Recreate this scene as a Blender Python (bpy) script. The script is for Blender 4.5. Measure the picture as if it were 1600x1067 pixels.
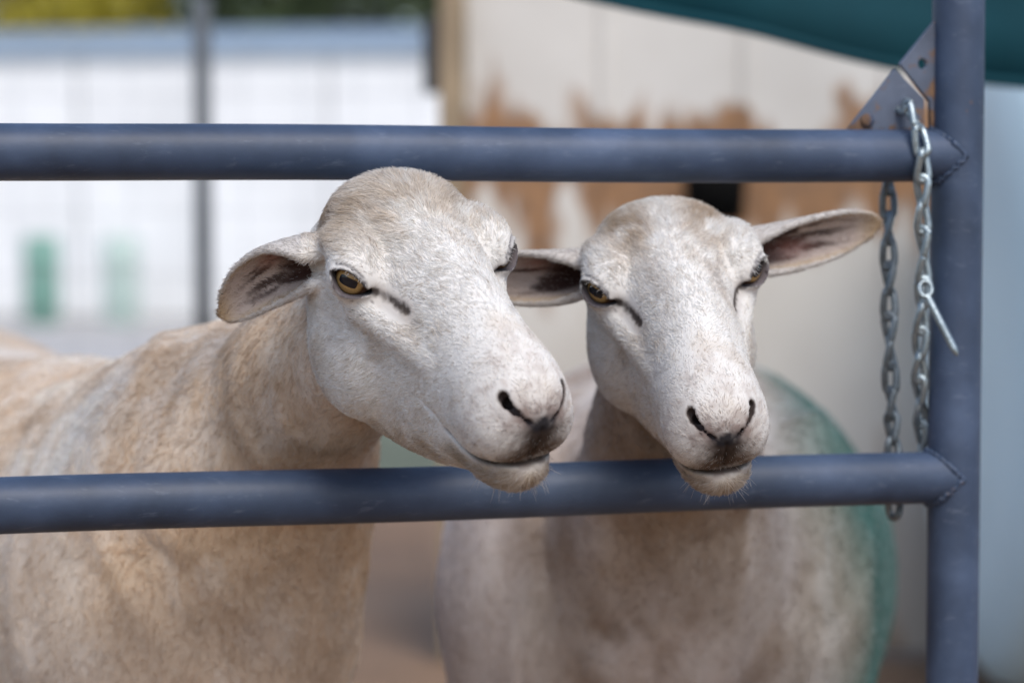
import bpy, math
import numpy as np
from mathutils import Vector, Matrix

sc = bpy.context.scene
for o in list(bpy.data.objects):
    bpy.data.objects.remove(o)

# ------------------------------------------------------------------ camera, sky, sun, exposure
CAMZ = 0.85
PITCH = math.radians(3.2)
FPX = 85 / 36 * 1600
cam = bpy.data.cameras.new('camera')
cam.lens = 85; cam.sensor_width = 36; cam.clip_start = 0.05; cam.clip_end = 500
cam.dof.use_dof = True; cam.dof.focus_distance = 1.55; cam.dof.aperture_fstop = 3.9
cam.dof.aperture_blades = 0
cam_ob = bpy.data.objects.new('camera', cam); sc.collection.objects.link(cam_ob)
cam_ob.location = (0, 0, CAMZ); cam_ob.rotation_euler = (math.pi / 2 - PITCH, 0, 0)
sc.camera = cam_ob

SUN_EL, SUN_AZ = math.radians(52), math.radians(160)      # azimuth clockwise from +Y
w = bpy.data.worlds.new('World'); sc.world = w; w.use_nodes = True
nt = w.node_tree; nt.nodes.clear()
wo = nt.nodes.new('ShaderNodeOutputWorld'); bg = nt.nodes.new('ShaderNodeBackground')
sky = nt.nodes.new('ShaderNodeTexSky'); sky.sky_type = 'NISHITA'; sky.sun_disc = False
sky.sun_elevation = SUN_EL; sky.sun_rotation = SUN_AZ; sky.dust_density = 2.0; sky.air_density = 1.0
bg.inputs['Strength'].default_value = 0.15
nt.links.new(sky.outputs[0], bg.inputs[0]); nt.links.new(bg.outputs[0], wo.inputs[0])
sun = bpy.data.lights.new('sun', 'SUN'); sun.energy = 1.5; sun.angle = math.radians(28); sun.color = (1, .945, .87)
sun_ob = bpy.data.objects.new('sun', sun); sc.collection.objects.link(sun_ob)
sd = Vector((math.sin(SUN_AZ) * math.cos(SUN_EL), math.cos(SUN_AZ) * math.cos(SUN_EL), math.sin(SUN_EL)))
sun_ob.rotation_euler = sd.to_track_quat('Z', 'Y').to_euler(); sun_ob.location = (1, -1, 4)
sc.view_settings.view_transform = 'Standard'; sc.view_settings.look = 'None'
sc.view_settings.exposure = 0.5; sc.view_settings.gamma = 1
sc.cycles.use_denoising = True
sc.cycles.max_bounces = 8; sc.cycles.transparent_max_bounces = 8
try: sc.cycles_curves.shape = 'RIBBONS'; sc.cycles_curves.subdivisions = 2
except Exception: pass

rng = np.random.default_rng(7)
F32 = np.float32
C = sc.collection

def at(px, py, d):
    """point at photo pixel (px,py) and distance d along the view axis -> world"""
    x = (px - 800) / FPX * d; u = (533.5 - py) / FPX * d
    c, s = math.cos(PITCH), math.sin(PITCH)
    return np.array([x, d * c + u * s, CAMZ - d * s + u * c])

# ------------------------------------------------------------------ helpers
def tag(o, label=None, cat=None, group=None, kind=None):
    if label: o['label'] = label
    if cat: o['category'] = cat
    if group: o['group'] = group
    if kind: o['kind'] = kind
    return o

def empty(name, loc=(0, 0, 0)):
    o = bpy.data.objects.new(name, None); C.objects.link(o); o.location = loc
    o.empty_display_size = .05
    return o

def link(name, me, m=None, parent=None, smooth=True):
    o = bpy.data.objects.new(name, me); C.objects.link(o)
    if m is not None and not me.materials: me.materials.append(m)
    if parent is not None:
        o.parent = parent
        o.matrix_parent_inverse = Matrix.Translation(-Vector(parent.location))
    if smooth and isinstance(me, bpy.types.Mesh):
        me.polygons.foreach_set('use_smooth', [True] * len(me.polygons))
    return o

def mesh(name, v, f):
    me = bpy.data.meshes.new(name); me.from_pydata([tuple(map(float, p)) for p in v], [], f); me.update()
    return me

class MB:
    def __init__(s): s.v = []; s.f = []
    def add(s, v, f):
        b = len(s.v); s.v += [tuple(map(float, p)) for p in v]; s.f += [tuple(b + i for i in q) for q in f]
    def box(s, lo, hi, M=None):
        (a, b, c), (d, e, g) = lo, hi
        v = [Vector(p) for p in ((a,b,c),(d,b,c),(d,e,c),(a,e,c),(a,b,g),(d,b,g),(d,e,g),(a,e,g))]
        if M is not None: v = [M @ p for p in v]
        s.add(v, [(0,3,2,1),(4,5,6,7),(0,1,5,4),(1,2,6,5),(2,3,7,6),(3,0,4,7)])
    def tube(s, pts, r, n=24, cap=True, closed=False):
        pts = [Vector(p) for p in pts]; N = len(pts)
        rr = r if hasattr(r, '__len__') else [r] * N
        V = []; up = None
        for i, p in enumerate(pts):
            if closed: t = (pts[(i + 1) % N] - pts[i - 1]).normalized()
            else: t = (pts[min(i + 1, N - 1)] - pts[max(i - 1, 0)]).normalized()
            if up is None:
                up = Vector((0, 0, 1)) if abs(t.z) < .9 else Vector((1, 0, 0))
            a = (up - t * up.dot(t)).normalized(); up = a; b = t.cross(a)
            for k in range(n):
                th = 2 * math.pi * k / n; V.append(p + (a * math.cos(th) + b * math.sin(th)) * rr[i])
        F = []
        for i in range(N if closed else N - 1):
            j = (i + 1) % N
            for k in range(n):
                F.append((i*n + k, i*n + (k+1) % n, j*n + (k+1) % n, j*n + k))
        if cap and not closed:
            F.append(tuple(range(n))[::-1]); F.append(tuple((N-1)*n + k for k in range(n)))
        s.add(V, F)
    def build(s, name, m, parent=None, smooth=True):
        return link(name, mesh(name, s.v, s.f), m, parent, smooth)

def bevel(o, wd, seg=2):
    b = o.modifiers.new('bevel', 'BEVEL'); b.width = wd; b.segments = seg; b.limit_method = 'ANGLE'
    return o

# ------------------------------------------------------------------ materials
def nodes(name):
    m = bpy.data.materials.new(name); m.use_nodes = True
    t = m.node_tree; return m, t, t.nodes['Principled BSDF']
def nd(t, typ, **kw):
    n = t.nodes.new(typ)
    for k, v in kw.items(): setattr(n, k, v)
    return n
def ramp(t, stops, fac=None):
    r = nd(t, 'ShaderNodeValToRGB'); e = r.color_ramp.elements
    while len(e) < len(stops): e.new(.5)
    for i, (p, c) in enumerate(stops):
        e[i].position = p; e[i].color = (*c, 1) if len(c) == 3 else c
    if fac is not None: t.links.new(fac, r.inputs[0])
    return r
def noise(t, scale, detail=4, vec=None, rough=.55):
    n = nd(t, 'ShaderNodeTexNoise'); n.inputs['Scale'].default_value = scale
    n.inputs['Detail'].default_value = detail; n.inputs['Roughness'].default_value = rough
    if vec is not None: t.links.new(vec, n.inputs['Vector'])
    return n
def mixc(t, fac, a, b, mode='MIX'):
    n = nd(t, 'ShaderNodeMix', data_type='RGBA', blend_type=mode)
    for s, v in ((0, fac), (6, a), (7, b)):
        if hasattr(v, 'is_linked') or hasattr(v, 'links'): t.links.new(v, n.inputs[s])
        elif s == 0: n.inputs[s].default_value = v
        else: n.inputs[s].default_value = (*v, 1)
    return n.outputs[2]
def maths(t, op, a, b=None):
    n = nd(t, 'ShaderNodeMath', operation=op)
    for i, v in enumerate((a, b)):
        if v is None: continue
        if hasattr(v, 'links'): t.links.new(v, n.inputs[i])
        else: n.inputs[i].default_value = v
    return n.outputs[0]
def bump(t, bs, h, strength=.3, dist=.01):
    b = nd(t, 'ShaderNodeBump'); b.inputs['Strength'].default_value = strength; b.inputs['Distance'].default_value = dist
    t.links.new(h, b.inputs['Height']); t.links.new(b.outputs[0], bs.inputs['Normal'])

def simple(name, col, rough=.7, var=.15, scale=6, metal=0, bstr=0, bscale=80, spec=.5):
    m, t, b = nodes(name)
    co = nd(t, 'ShaderNodeTexCoord').outputs['Object']
    n = noise(t, scale, 5, co)
    lo = tuple(c * (1 - var) for c in col); hi = tuple(min(1, c * (1 + var)) for c in col)
    r = ramp(t, [(.3, lo), (.7, hi)], n.outputs[0]); t.links.new(r.outputs[0], b.inputs['Base Color'])
    b.inputs['Roughness'].default_value = rough; b.inputs['Metallic'].default_value = metal
    b.inputs['Specular IOR Level'].default_value = spec
    if bstr: bump(t, b, noise(t, bscale, 4, co).outputs[0], bstr, .004)
    return m

def painted_steel(name, col, rust=.62):
    m, t, b = nodes(name)
    co = nd(t, 'ShaderNodeTexCoord').outputs['Object']
    n1 = noise(t, 14, 6, co); n2 = noise(t, 90, 5, co)
    base = ramp(t, [(.3, tuple(c * .62 for c in col)), (.5, col), (.72, tuple(min(1, c * 1.5 + .01) for c in col))], n1.outputs[0]).outputs[0]
    # pale scuffs
    mp = nd(t, 'ShaderNodeMapping'); mp.inputs['Scale'].default_value = (12, 60, 60); t.links.new(co, mp.inputs[0])
    sc_ = ramp(t, [(.58, (0,0,0)), (.70, (1,1,1))], noise(t, 3, 6, mp.outputs[0], .7).outputs[0]).outputs[0]
    base = mixc(t, maths(t, 'MULTIPLY', sc_, .16), base, (.26, .30, .38))
    # rust where the attribute or noise asks for it
    at_ = nd(t, 'ShaderNodeAttribute', attribute_name='rust').outputs['Fac']
    k = maths(t, 'ADD', maths(t, 'MULTIPLY', n2.outputs[0], .6), maths(t, 'MULTIPLY', at_, .55))
    k = maths(t, 'ADD', k, maths(t, 'MULTIPLY', n1.outputs[0], .3))
    rm = ramp(t, [(rust, (0,0,0)), (rust + .09, (1,1,1))], k).outputs[0]
    rc = ramp(t, [(.3, (.05, .028, .018)), (.7, (.17, .10, .06))], n2.outputs[0]).outputs[0]
    t.links.new(mixc(t, rm, base, rc), b.inputs['Base Color'])
    rr = nd(t, 'ShaderNodeMapRange'); rr.inputs['To Min'].default_value = .5; rr.inputs['To Max'].default_value = .85
    t.links.new(rm, rr.inputs[0]); t.links.new(rr.outputs[0], b.inputs['Roughness'])
    b.inputs['Metallic'].default_value = 0.0; b.inputs['Specular IOR Level'].default_value = .4
    bump(t, b, n2.outputs[0], .12, .002)
    return m

# ------------------------------------------------------------------ numpy noise + implicit surfaces
_perm = np.random.default_rng(3).random(65536).astype(F32)
def vnoise(p):
    p = np.asarray(p, F32); i = np.floor(p).astype(np.int64); f = p - i; f = f * f * (3 - 2 * f)
    def h(dx, dy, dz):
        n = (i[:,0]+dx) * 73856093 ^ (i[:,1]+dy) * 19349663 ^ (i[:,2]+dz) * 83492791
        return _perm[(n ^ (n >> 13)) & 65535]
    x, y, z = f[:,0], f[:,1], f[:,2]
    a = h(0,0,0)*(1-x)+h(1,0,0)*x; b = h(0,1,0)*(1-x)+h(1,1,0)*x
    c = h(0,0,1)*(1-x)+h(1,0,1)*x; d = h(0,1,1)*(1-x)+h(1,1,1)*x
    return (a*(1-y)+b*y)*(1-z)+(c*(1-y)+d*y)*z
def fbm(p, s, o=3):
    p = np.asarray(p) * s; r = 0; a = .5; tot = 0
    for k in range(o):
        r = r + a * vnoise(p + 17.3 * k); tot += a; p = p * 2.03; a *= .5
    return r / tot
def sstep(x, a, b):
    t = np.clip((x - a) / (b - a), 0, 1); return t * t * (3 - 2 * t)
def smin(a, b, k):
    h = np.maximum(k - np.abs(a - b), 0) / k
    return np.minimum(a, b) - h * h * k * .25
def smax(a, b, k): return -smin(-a, -b, k)
def ell(p, c, r):
    q = (p - np.array(c, F32)); r = np.array(r, F32)
    k0 = np.sqrt(((q / r) ** 2).sum(1)); k1 = np.sqrt(((q / r ** 2) ** 2).sum(1)) + 1e-6
    return k0 * (k0 - 1) / k1
def rcap(p, a, b, ra, rb):
    a = np.array(a, F32); b = np.array(b, F32); d = b - a
    t = np.clip(((p - a) @ d) / (d @ d), 0, 1)
    return np.linalg.norm(p - a - t[:, None] * d, axis=1) - (ra + (rb - ra) * t)
def spline(xs, ys, n=240):
    xs = np.array(xs, float); ys = np.array(ys, float); m = len(xs); h = np.diff(xs)
    A = np.zeros((m, m)); B = np.zeros(m); A[0,0] = A[-1,-1] = 1
    for i in range(1, m-1):
        A[i,i-1] = h[i-1]; A[i,i] = 2*(h[i-1]+h[i]); A[i,i+1] = h[i]
        B[i] = 6*((ys[i+1]-ys[i])/h[i]-(ys[i]-ys[i-1])/h[i-1])
    M = np.linalg.solve(A, B); X = np.linspace(xs[0], xs[-1], n); k = np.clip(np.searchsorted(xs, X) - 1, 0, m-2)
    hh = h[k]; a = (xs[k+1]-X)/hh; b = (X-xs[k])/hh
    Y = a*ys[k]+b*ys[k+1]+((a**3-a)*M[k]+(b**3-b)*M[k+1])*hh*hh/6
    return X.astype(F32), Y.astype(F32)

def surface_nets(xs, ys, zs, D):
    ins = D < 0
    n = np.zeros(tuple(s - 1 for s in D.shape), np.int8)
    for dx in (0,1):
        for dy in (0,1):
            for dz in (0,1):
                n += ins[dx:D.shape[0]-1+dx, dy:D.shape[1]-1+dy, dz:D.shape[2]-1+dz]
    act = (n > 0) & (n < 8)
    idx = np.full(act.shape, -1, np.int32); I, J, K = np.nonzero(act); N = len(I)
    idx[I, J, K] = np.arange(N)
    acc = np.zeros((N, 3)); cnt = np.zeros(N)
    corners = [(a,b,c) for a in (0,1) for b in (0,1) for c in (0,1)]
    for c0 in corners:
        for ax in range(3):
            if c0[ax]: continue
            c1 = list(c0); c1[ax] = 1
            d0 = D[I+c0[0], J+c0[1], K+c0[2]]; d1 = D[I+c1[0], J+c1[1], K+c1[2]]
            m = (d0 < 0) != (d1 < 0); t = np.where(m, d0 / np.where(m, d0 - d1, 1), 0)
            P0 = np.stack([xs[I+c0[0]], ys[J+c0[1]], zs[K+c0[2]]], 1); P1 = np.stack([xs[I+c1[0]], ys[J+c1[1]], zs[K+c1[2]]], 1)
            acc += np.where(m[:,None], P0 + t[:,None]*(P1-P0), 0); cnt += m
    V = acc / cnt[:, None]
    quads = []
    for ax in range(3):
        s0 = [slice(None)]*3; s1 = [slice(None)]*3; s0[ax] = slice(0,-1); s1[ax] = slice(1,None)
        a = ins[tuple(s0)]; b = ins[tuple(s1)]
        o1, o2 = (ax+1) % 3, (ax+2) % 3
        e = np.argwhere(a != b)
        e = e[(e[:,o1] > 0) & (e[:,o2] > 0) & (e[:,o1] < D.shape[o1]-1) & (e[:,o2] < D.shape[o2]-1)]
        flip = a[e[:,0], e[:,1], e[:,2]]
        q = []
        for u, v in ((-1,-1),(0,-1),(0,0),(-1,0)):
            c = e.copy(); c[:,o1] += u; c[:,o2] += v; q.append(idx[c[:,0], c[:,1], c[:,2]])
        q = np.stack(q, 1); q[~flip] = q[~flip][:, ::-1]
        quads.append(q)
    Q = np.concatenate(quads); Q = Q[(Q >= 0).all(1)]
    return V, Q

def axis(lo, hi, flo, fhi, fine, coarse):
    """grid coordinates: fine between flo and fhi, growing to coarse outside"""
    xs = list(np.arange(flo, fhi + fine, fine)); s = fine
    while xs[-1] < hi: s = min(s * 1.12, coarse); xs.append(xs[-1] + s)
    s = fine
    while xs[0] > lo: s = min(s * 1.12, coarse); xs.insert(0, xs[0] - s)
    while (len(xs) - 1) % 4: xs.append(xs[-1] + coarse)
    return np.array(xs)

def polygonise(sdf, lo, hi, flo, fhi, fine, coarse):
    ax = [axis(lo[i], hi[i], flo[i], fhi[i], fine, coarse) for i in range(3)]
    cx = [a[::4] for a in ax]
    G = np.stack(np.meshgrid(*cx, indexing='ij'), -1).reshape(-1, 3).astype(F32)
    Dc = sdf(G).reshape([len(a) for a in cx])
    diag = np.sqrt(sum(np.diff(cx[i]).reshape([-1 if j == i else 1 for j in range(3)]) ** 2 for i in range(3)))
    sh = tuple(s - 1 for s in Dc.shape)
    mn = np.full(sh, 1e9, F32); pos = np.zeros(sh, bool); neg = np.zeros(sh, bool)
    for dx in (0,1):
        for dy in (0,1):
            for dz in (0,1):
                c = Dc[dx:dx+sh[0], dy:dy+sh[1], dz:dz+sh[2]]
                mn = np.minimum(mn, np.abs(c)); pos |= c >= 0; neg |= c < 0
    act = (mn < diag * 1.1 + .004) | (pos & neg)
    shape = [len(a) for a in ax]
    need = np.zeros(shape, bool)
    up = act.repeat(4, 0).repeat(4, 1).repeat(4, 2)
    for dx in (0,1):
        for dy in (0,1):
            for dz in (0,1):
                need[dx:shape[0]-1+dx, dy:shape[1]-1+dy, dz:shape[2]-1+dz] |= up
    D = np.empty(shape, F32)
    near = [np.minimum((np.arange(s) + 2) // 4, len(cx[i]) - 1) for i, s in enumerate(shape)]
    D[:] = Dc[np.ix_(*near)]
    I, J, K = np.nonzero(need)
    P = np.stack([ax[0][I], ax[1][J], ax[2][K]], 1).astype(F32)
    out = np.empty(len(P), F32)
    for a in range(0, len(P), 400000): out[a:a+400000] = sdf(P[a:a+400000])
    D[I, J, K] = out
    V, Q = surface_nets(*ax, D)
    V = V.astype(F32)
    for it in range(2):
        n, d = grad(sdf, V, .0006)
        V = V - n * np.clip(d, -.002, .002)[:, None] * .8
    n, d = grad(sdf, V, .0008)
    return V, Q, n

def grad(sdf, V, e):
    d = sdf(V); g = np.empty_like(V)
    for i in range(3):
        o = np.zeros(3, F32); o[i] = e
        g[:, i] = (sdf(V + o) - sdf(V - o)) / (2 * e)
    L = np.linalg.norm(g, axis=1) + 1e-9
    return (g / L[:, None]).astype(F32), d / np.maximum(L, .3)

# ------------------------------------------------------------------ the sheep's head, in centimetres
# x to the side, y towards the muzzle, z up; both sheep share it
HY = [-11, -9, -6, -3, 0, 4, 8, 11, 14.4]
LOFT = {k: spline(HY, v) for k, v in dict(
    top=[1.2, 2.8, 4.6, 5.15, 5.0, 4.2, 2.95, 1.8, .35],
    bot=[-5.5, -8.4, -10.7, -11.5, -11.6, -11.2, -10.0, -8.5, -5.6],
    w=[3.2, 4.4, 5.6, 5.9, 5.3, 4.2, 3.6, 3.25, 2.7],
    zc=[-.5, -1, -1.8, -2.6, -3.0, -3.0, -3.0, -3.0, -3.0],
    nu=[2.1, 2.3, 2.6, 2.7, 2.4, 2.0, 1.9, 2.0, 2.1],
    nl=[2, 2, 2.1, 2.2, 2.2, 2.1, 2, 2, 2]).items()}
EYE = np.array([5.12, .05, 1.5], F32); EYE_R = 1.36
EA = np.array([.73, .67, .10], F32); EA /= np.linalg.norm(EA)
EU = np.array([0, 1, -.16], F32); EU -= EA * (EU @ EA); EU /= np.linalg.norm(EU)
EV = np.cross(EA, EU); EV = EV if EV[2] > 0 else -EV
MOUTH = spline([8.5, 9.8, 11.2, 13, 15, 17], [-5.55, -5.75, -6.15, -6.3, -6.05, -5.75])
TEAR = []

def eye_open(p):
    r = p - EYE; u = r @ EU; v = r @ EV; a = r @ EA
    uu = np.where(u > 0, u / 1.6, u / 1.3)
    hu = .77 * (1 - uu * uu); hd = .86 * (1 - np.abs(uu) ** 1.7)
    vv = v + .10 * u
    return np.maximum(np.maximum(vv - hu, -vv - hd), -a), u, vv

def ear_arc(p, E):
    """p in head space; E: base, axis, width dir, opening normal, length; returns distance, t, s"""
    r = p - E['o']; t = (r @ E['a']) / E['L']
    tc = np.clip(t, -.12, 1)
    r = r - E['sag'] * (np.clip(tc, 0, 1) ** 2)[:, None]
    b = r @ E['b']; c = r @ E['c']
    R = np.interp(tc, E['t'], E['R']).astype(F32); th = np.interp(tc, E['t'], E['th']).astype(F32)
    thick = np.interp(tc, E['t'], E['k']).astype(F32)
    cc = c - R                       # centre of the arc lies on the opening side
    ang = np.arctan2(b, -cc); rad = np.sqrt(b * b + cc * cc)
    inside = np.abs(ang) <= th
    ex, ey = R * np.sin(th), -R * np.cos(th)
    dend = np.sqrt((np.abs(b) - ex) ** 2 + (cc - ey) ** 2)
    d2 = np.where(inside, np.abs(rad - R), dend)
    dt = (np.clip(t, -.12, 1) - t) * E['L']
    return np.sqrt(d2 * d2 + dt * dt) - thick, t, np.where(inside, R - rad, 0), ang / np.maximum(th, .05)

def make_ear(o, a, cdir, L, sag=(0, 0, 0), wide=1.0, th0=2.3):
    a = np.array(a, F32); a /= np.linalg.norm(a); c = np.array(cdir, F32); c -= a * (c @ a); c /= np.linalg.norm(c)
    tt = [-.12, 0, .2, .4, .6, .78, .9, .97, 1]
    sx, sT = spline(tt, [1.25, 1.35, 1.6, 1.9, 2.2, 2.6, 2.9, 3.0, 3.0])
    hx, hT = spline(tt, [th0, th0, 1.85, 1.36, 1.0, .66, .40, .22, .08])
    return dict(o=np.array(o, F32), a=a, b=np.cross(c, a).astype(F32), c=c, L=L, sag=np.array(sag, F32), t=sx, R=sT * wide, th=np.maximum(hT, .02),
                k=np.interp(sx, [0, .3, .8, 1], [.42, .27, .20, .17]))

def tear(p):
    d = np.full(len(p), 9, F32); rr = (.09, .08, .09, .13, .18, .09)
    for i in range(len(TEAR) - 1): d = np.minimum(d, rcap(p, TEAR[i], TEAR[i + 1], rr[i], rr[i + 1]))
    return d

def nostril(p):
    return np.minimum(rcap(p, (1.95, 14.85, -1.25), (1.55, 15.5, -1.95), .38, .30), rcap(p, (1.55, 15.5, -1.95), (.85, 16.15, -2.6), .27, .13))

def head_sdf(q, ears, poll=0.0):
    x = np.abs(q[:, 0]); y = q[:, 1]; z = q[:, 2]
    p = np.stack([x, y, z], 1)
    g = {k: np.interp(y, *v).astype(F32) for k, v in LOFT.items()}
    g['top'] = g['top'] + poll * .5 * np.exp(-((y + 4.5) / 3.2) ** 2)
    up = z > g['zc']; h = np.where(up, g['top'] - g['zc'], g['zc'] - g['bot']); n = np.where(up, g['nu'], g['nl'])
    rr = ((x / g['w']) ** n + (np.abs(z - g['zc']) / h) ** n) ** (1 / n)
    d = (rr - 1) * np.minimum(g['w'], h)
    dy = np.maximum(np.maximum(y - 14.2, -10.5 - y), 0)
    d = np.where(dy > 0, np.sqrt(np.maximum(d, 0) ** 2 + dy ** 2) + np.minimum(d, 0) * 0 + np.where(d < 0, 0, 0), d)
    d = smax(d, y - 14.0, 2.2)
    # muzzle
    d = smin(d, ell(p, (0, 12.5, -3.0), (3.0, 3.7, 3.2)), 2.2)
    d = smin(d, ell(p, (1.55, 13.1, -3.9), (1.9, 2.75, 2.25)), 1.2)
    d = smin(d, ell(p, (0, 13.9, -1.9), (2.1, 2.1, 1.8)), 1.5)
    d = smin(d, ell(p, (1.25, 14.2, -1.45), (.95, 1.35, .85)), .7)
    low = ell(p, (0, 12.3, -6.9), (2.4, 3.2, 1.85))
    low = smin(low, ell(p, (0, 9.0, -6.7), (2.7, 4.5, 1.5)), 1.2)
    d = smin(d, low, .9)
    # brow, orbit, cheek bone, masseter
    d = smin(d, ell(p, (4.65, -1.6, 2.85), (1.8, 2.6, 1.25)), .8)
    d = smin(d, np.linalg.norm(p - EYE, axis=1) - 1.85, 1.1)
    d = smin(d, rcap(p, (4.9, .5, -.6), (2.9, 7.2, -2.0), .9, .6), 1.0)
    d = smin(d, ell(p, (3.9, -2.4, -5.8), (2.35, 4.6, 3.9)), .9)
    d = smin(d, ell(p, (0, -4.6, 3.2 + poll), (3.9, 3.6, 2.35)), 1.8)
    # lids
    d = smin(d, np.linalg.norm(p - EYE, axis=1) - 1.57, .5)
    op, u, v = eye_open(p)
    rim = np.exp(-((op - .12) / .16) ** 2) * (np.linalg.norm(p - EYE, axis=1) < 2.1)
    d = d - .10 * rim
    crease = np.exp(-((v - (.77 * (1 - (u / 1.5) ** 2) + .33)) / .09) ** 2) * (np.abs(u) < 1.3) * (np.linalg.norm(p - EYE - EA * .8, axis=1) < 1.9)
    d = d + .10 * crease
    d = smax(d, -op, .16)
    d = smax(d, -(np.linalg.norm(p - EYE, axis=1) - EYE_R - .03), .05)
    # tear groove
    tg = tear(p)
    d = d + .15 * np.exp(-np.maximum(tg, 0) ** 2 / .03)
    # nostrils: comma slits
    ns = nostril(p)
    d = smax(d, -ns, .22)
    ns2 = rcap(p, (1.85, 15.1, -1.55), (1.2, 14.2, -2.1), .36, .4); d = smax(d, -ns2, .2)
    # nose pad between the nostrils, philtrum
    d = d + .20 * np.exp(-(x / .11) ** 2) * sstep(z, -6.2, -5.6) * sstep(-z, 2.8, 3.2) * (y > 13)
    # mouth
    zm = np.interp(y, *MOUTH).astype(F32)
    d = d + .42 * np.exp(-((z - zm) / .13) ** 2) * sstep(y, 8.9, 10.4) * (np.abs(z + 6) < 1.5)
    # folds behind the corner of the mouth
    d = d + .12 * np.exp(-((z - (-5.4 + .25 * (9.5 - y))) / .22) ** 2) * sstep(y, 5.5, 7.5) * sstep(-y, -9.8, -8.6) * (z < -3)
    # poll and jaw are a little uneven
    d = d - .10 * (fbm(q, .55, 2) - .5)
    for E in ears:
        de = ear_arc(q, E)[0]
        d = smin(d, de, .55)
        d = smin(d, rcap(q, E['o'] - E['a'] * 1.4, E['o'] + E['a'] * .3 - E['c'] * .2, 1.7, 1.0), 1.2) if 'base' in E else d
    return d

def on_head(p):
    p = np.array([p], F32)
    for _ in range(25):
        d = head_sdf(p, [])[0]; g = np.array([[(head_sdf(p + o, [])[0] - d) / .03 for o in np.eye(3, dtype=F32) * F32(.03)]], F32)
        p = p - g / (np.linalg.norm(g) + 1e-6) * d * .6
    return p[0]
TEAR[:] = [on_head(np.array([4.98, 1.75, 1.12]) * (1 - k) + np.array([3.55, 4.5, .55]) * k) for k in (0, .2, .4, .65, .85, 1)]

# ------------------------------------------------------------------ coat colours (what the animal itself is coloured like)
def mixv(c, k, col): return c * (1 - k[:, None]) + np.array(col, F32) * k[:, None]

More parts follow.
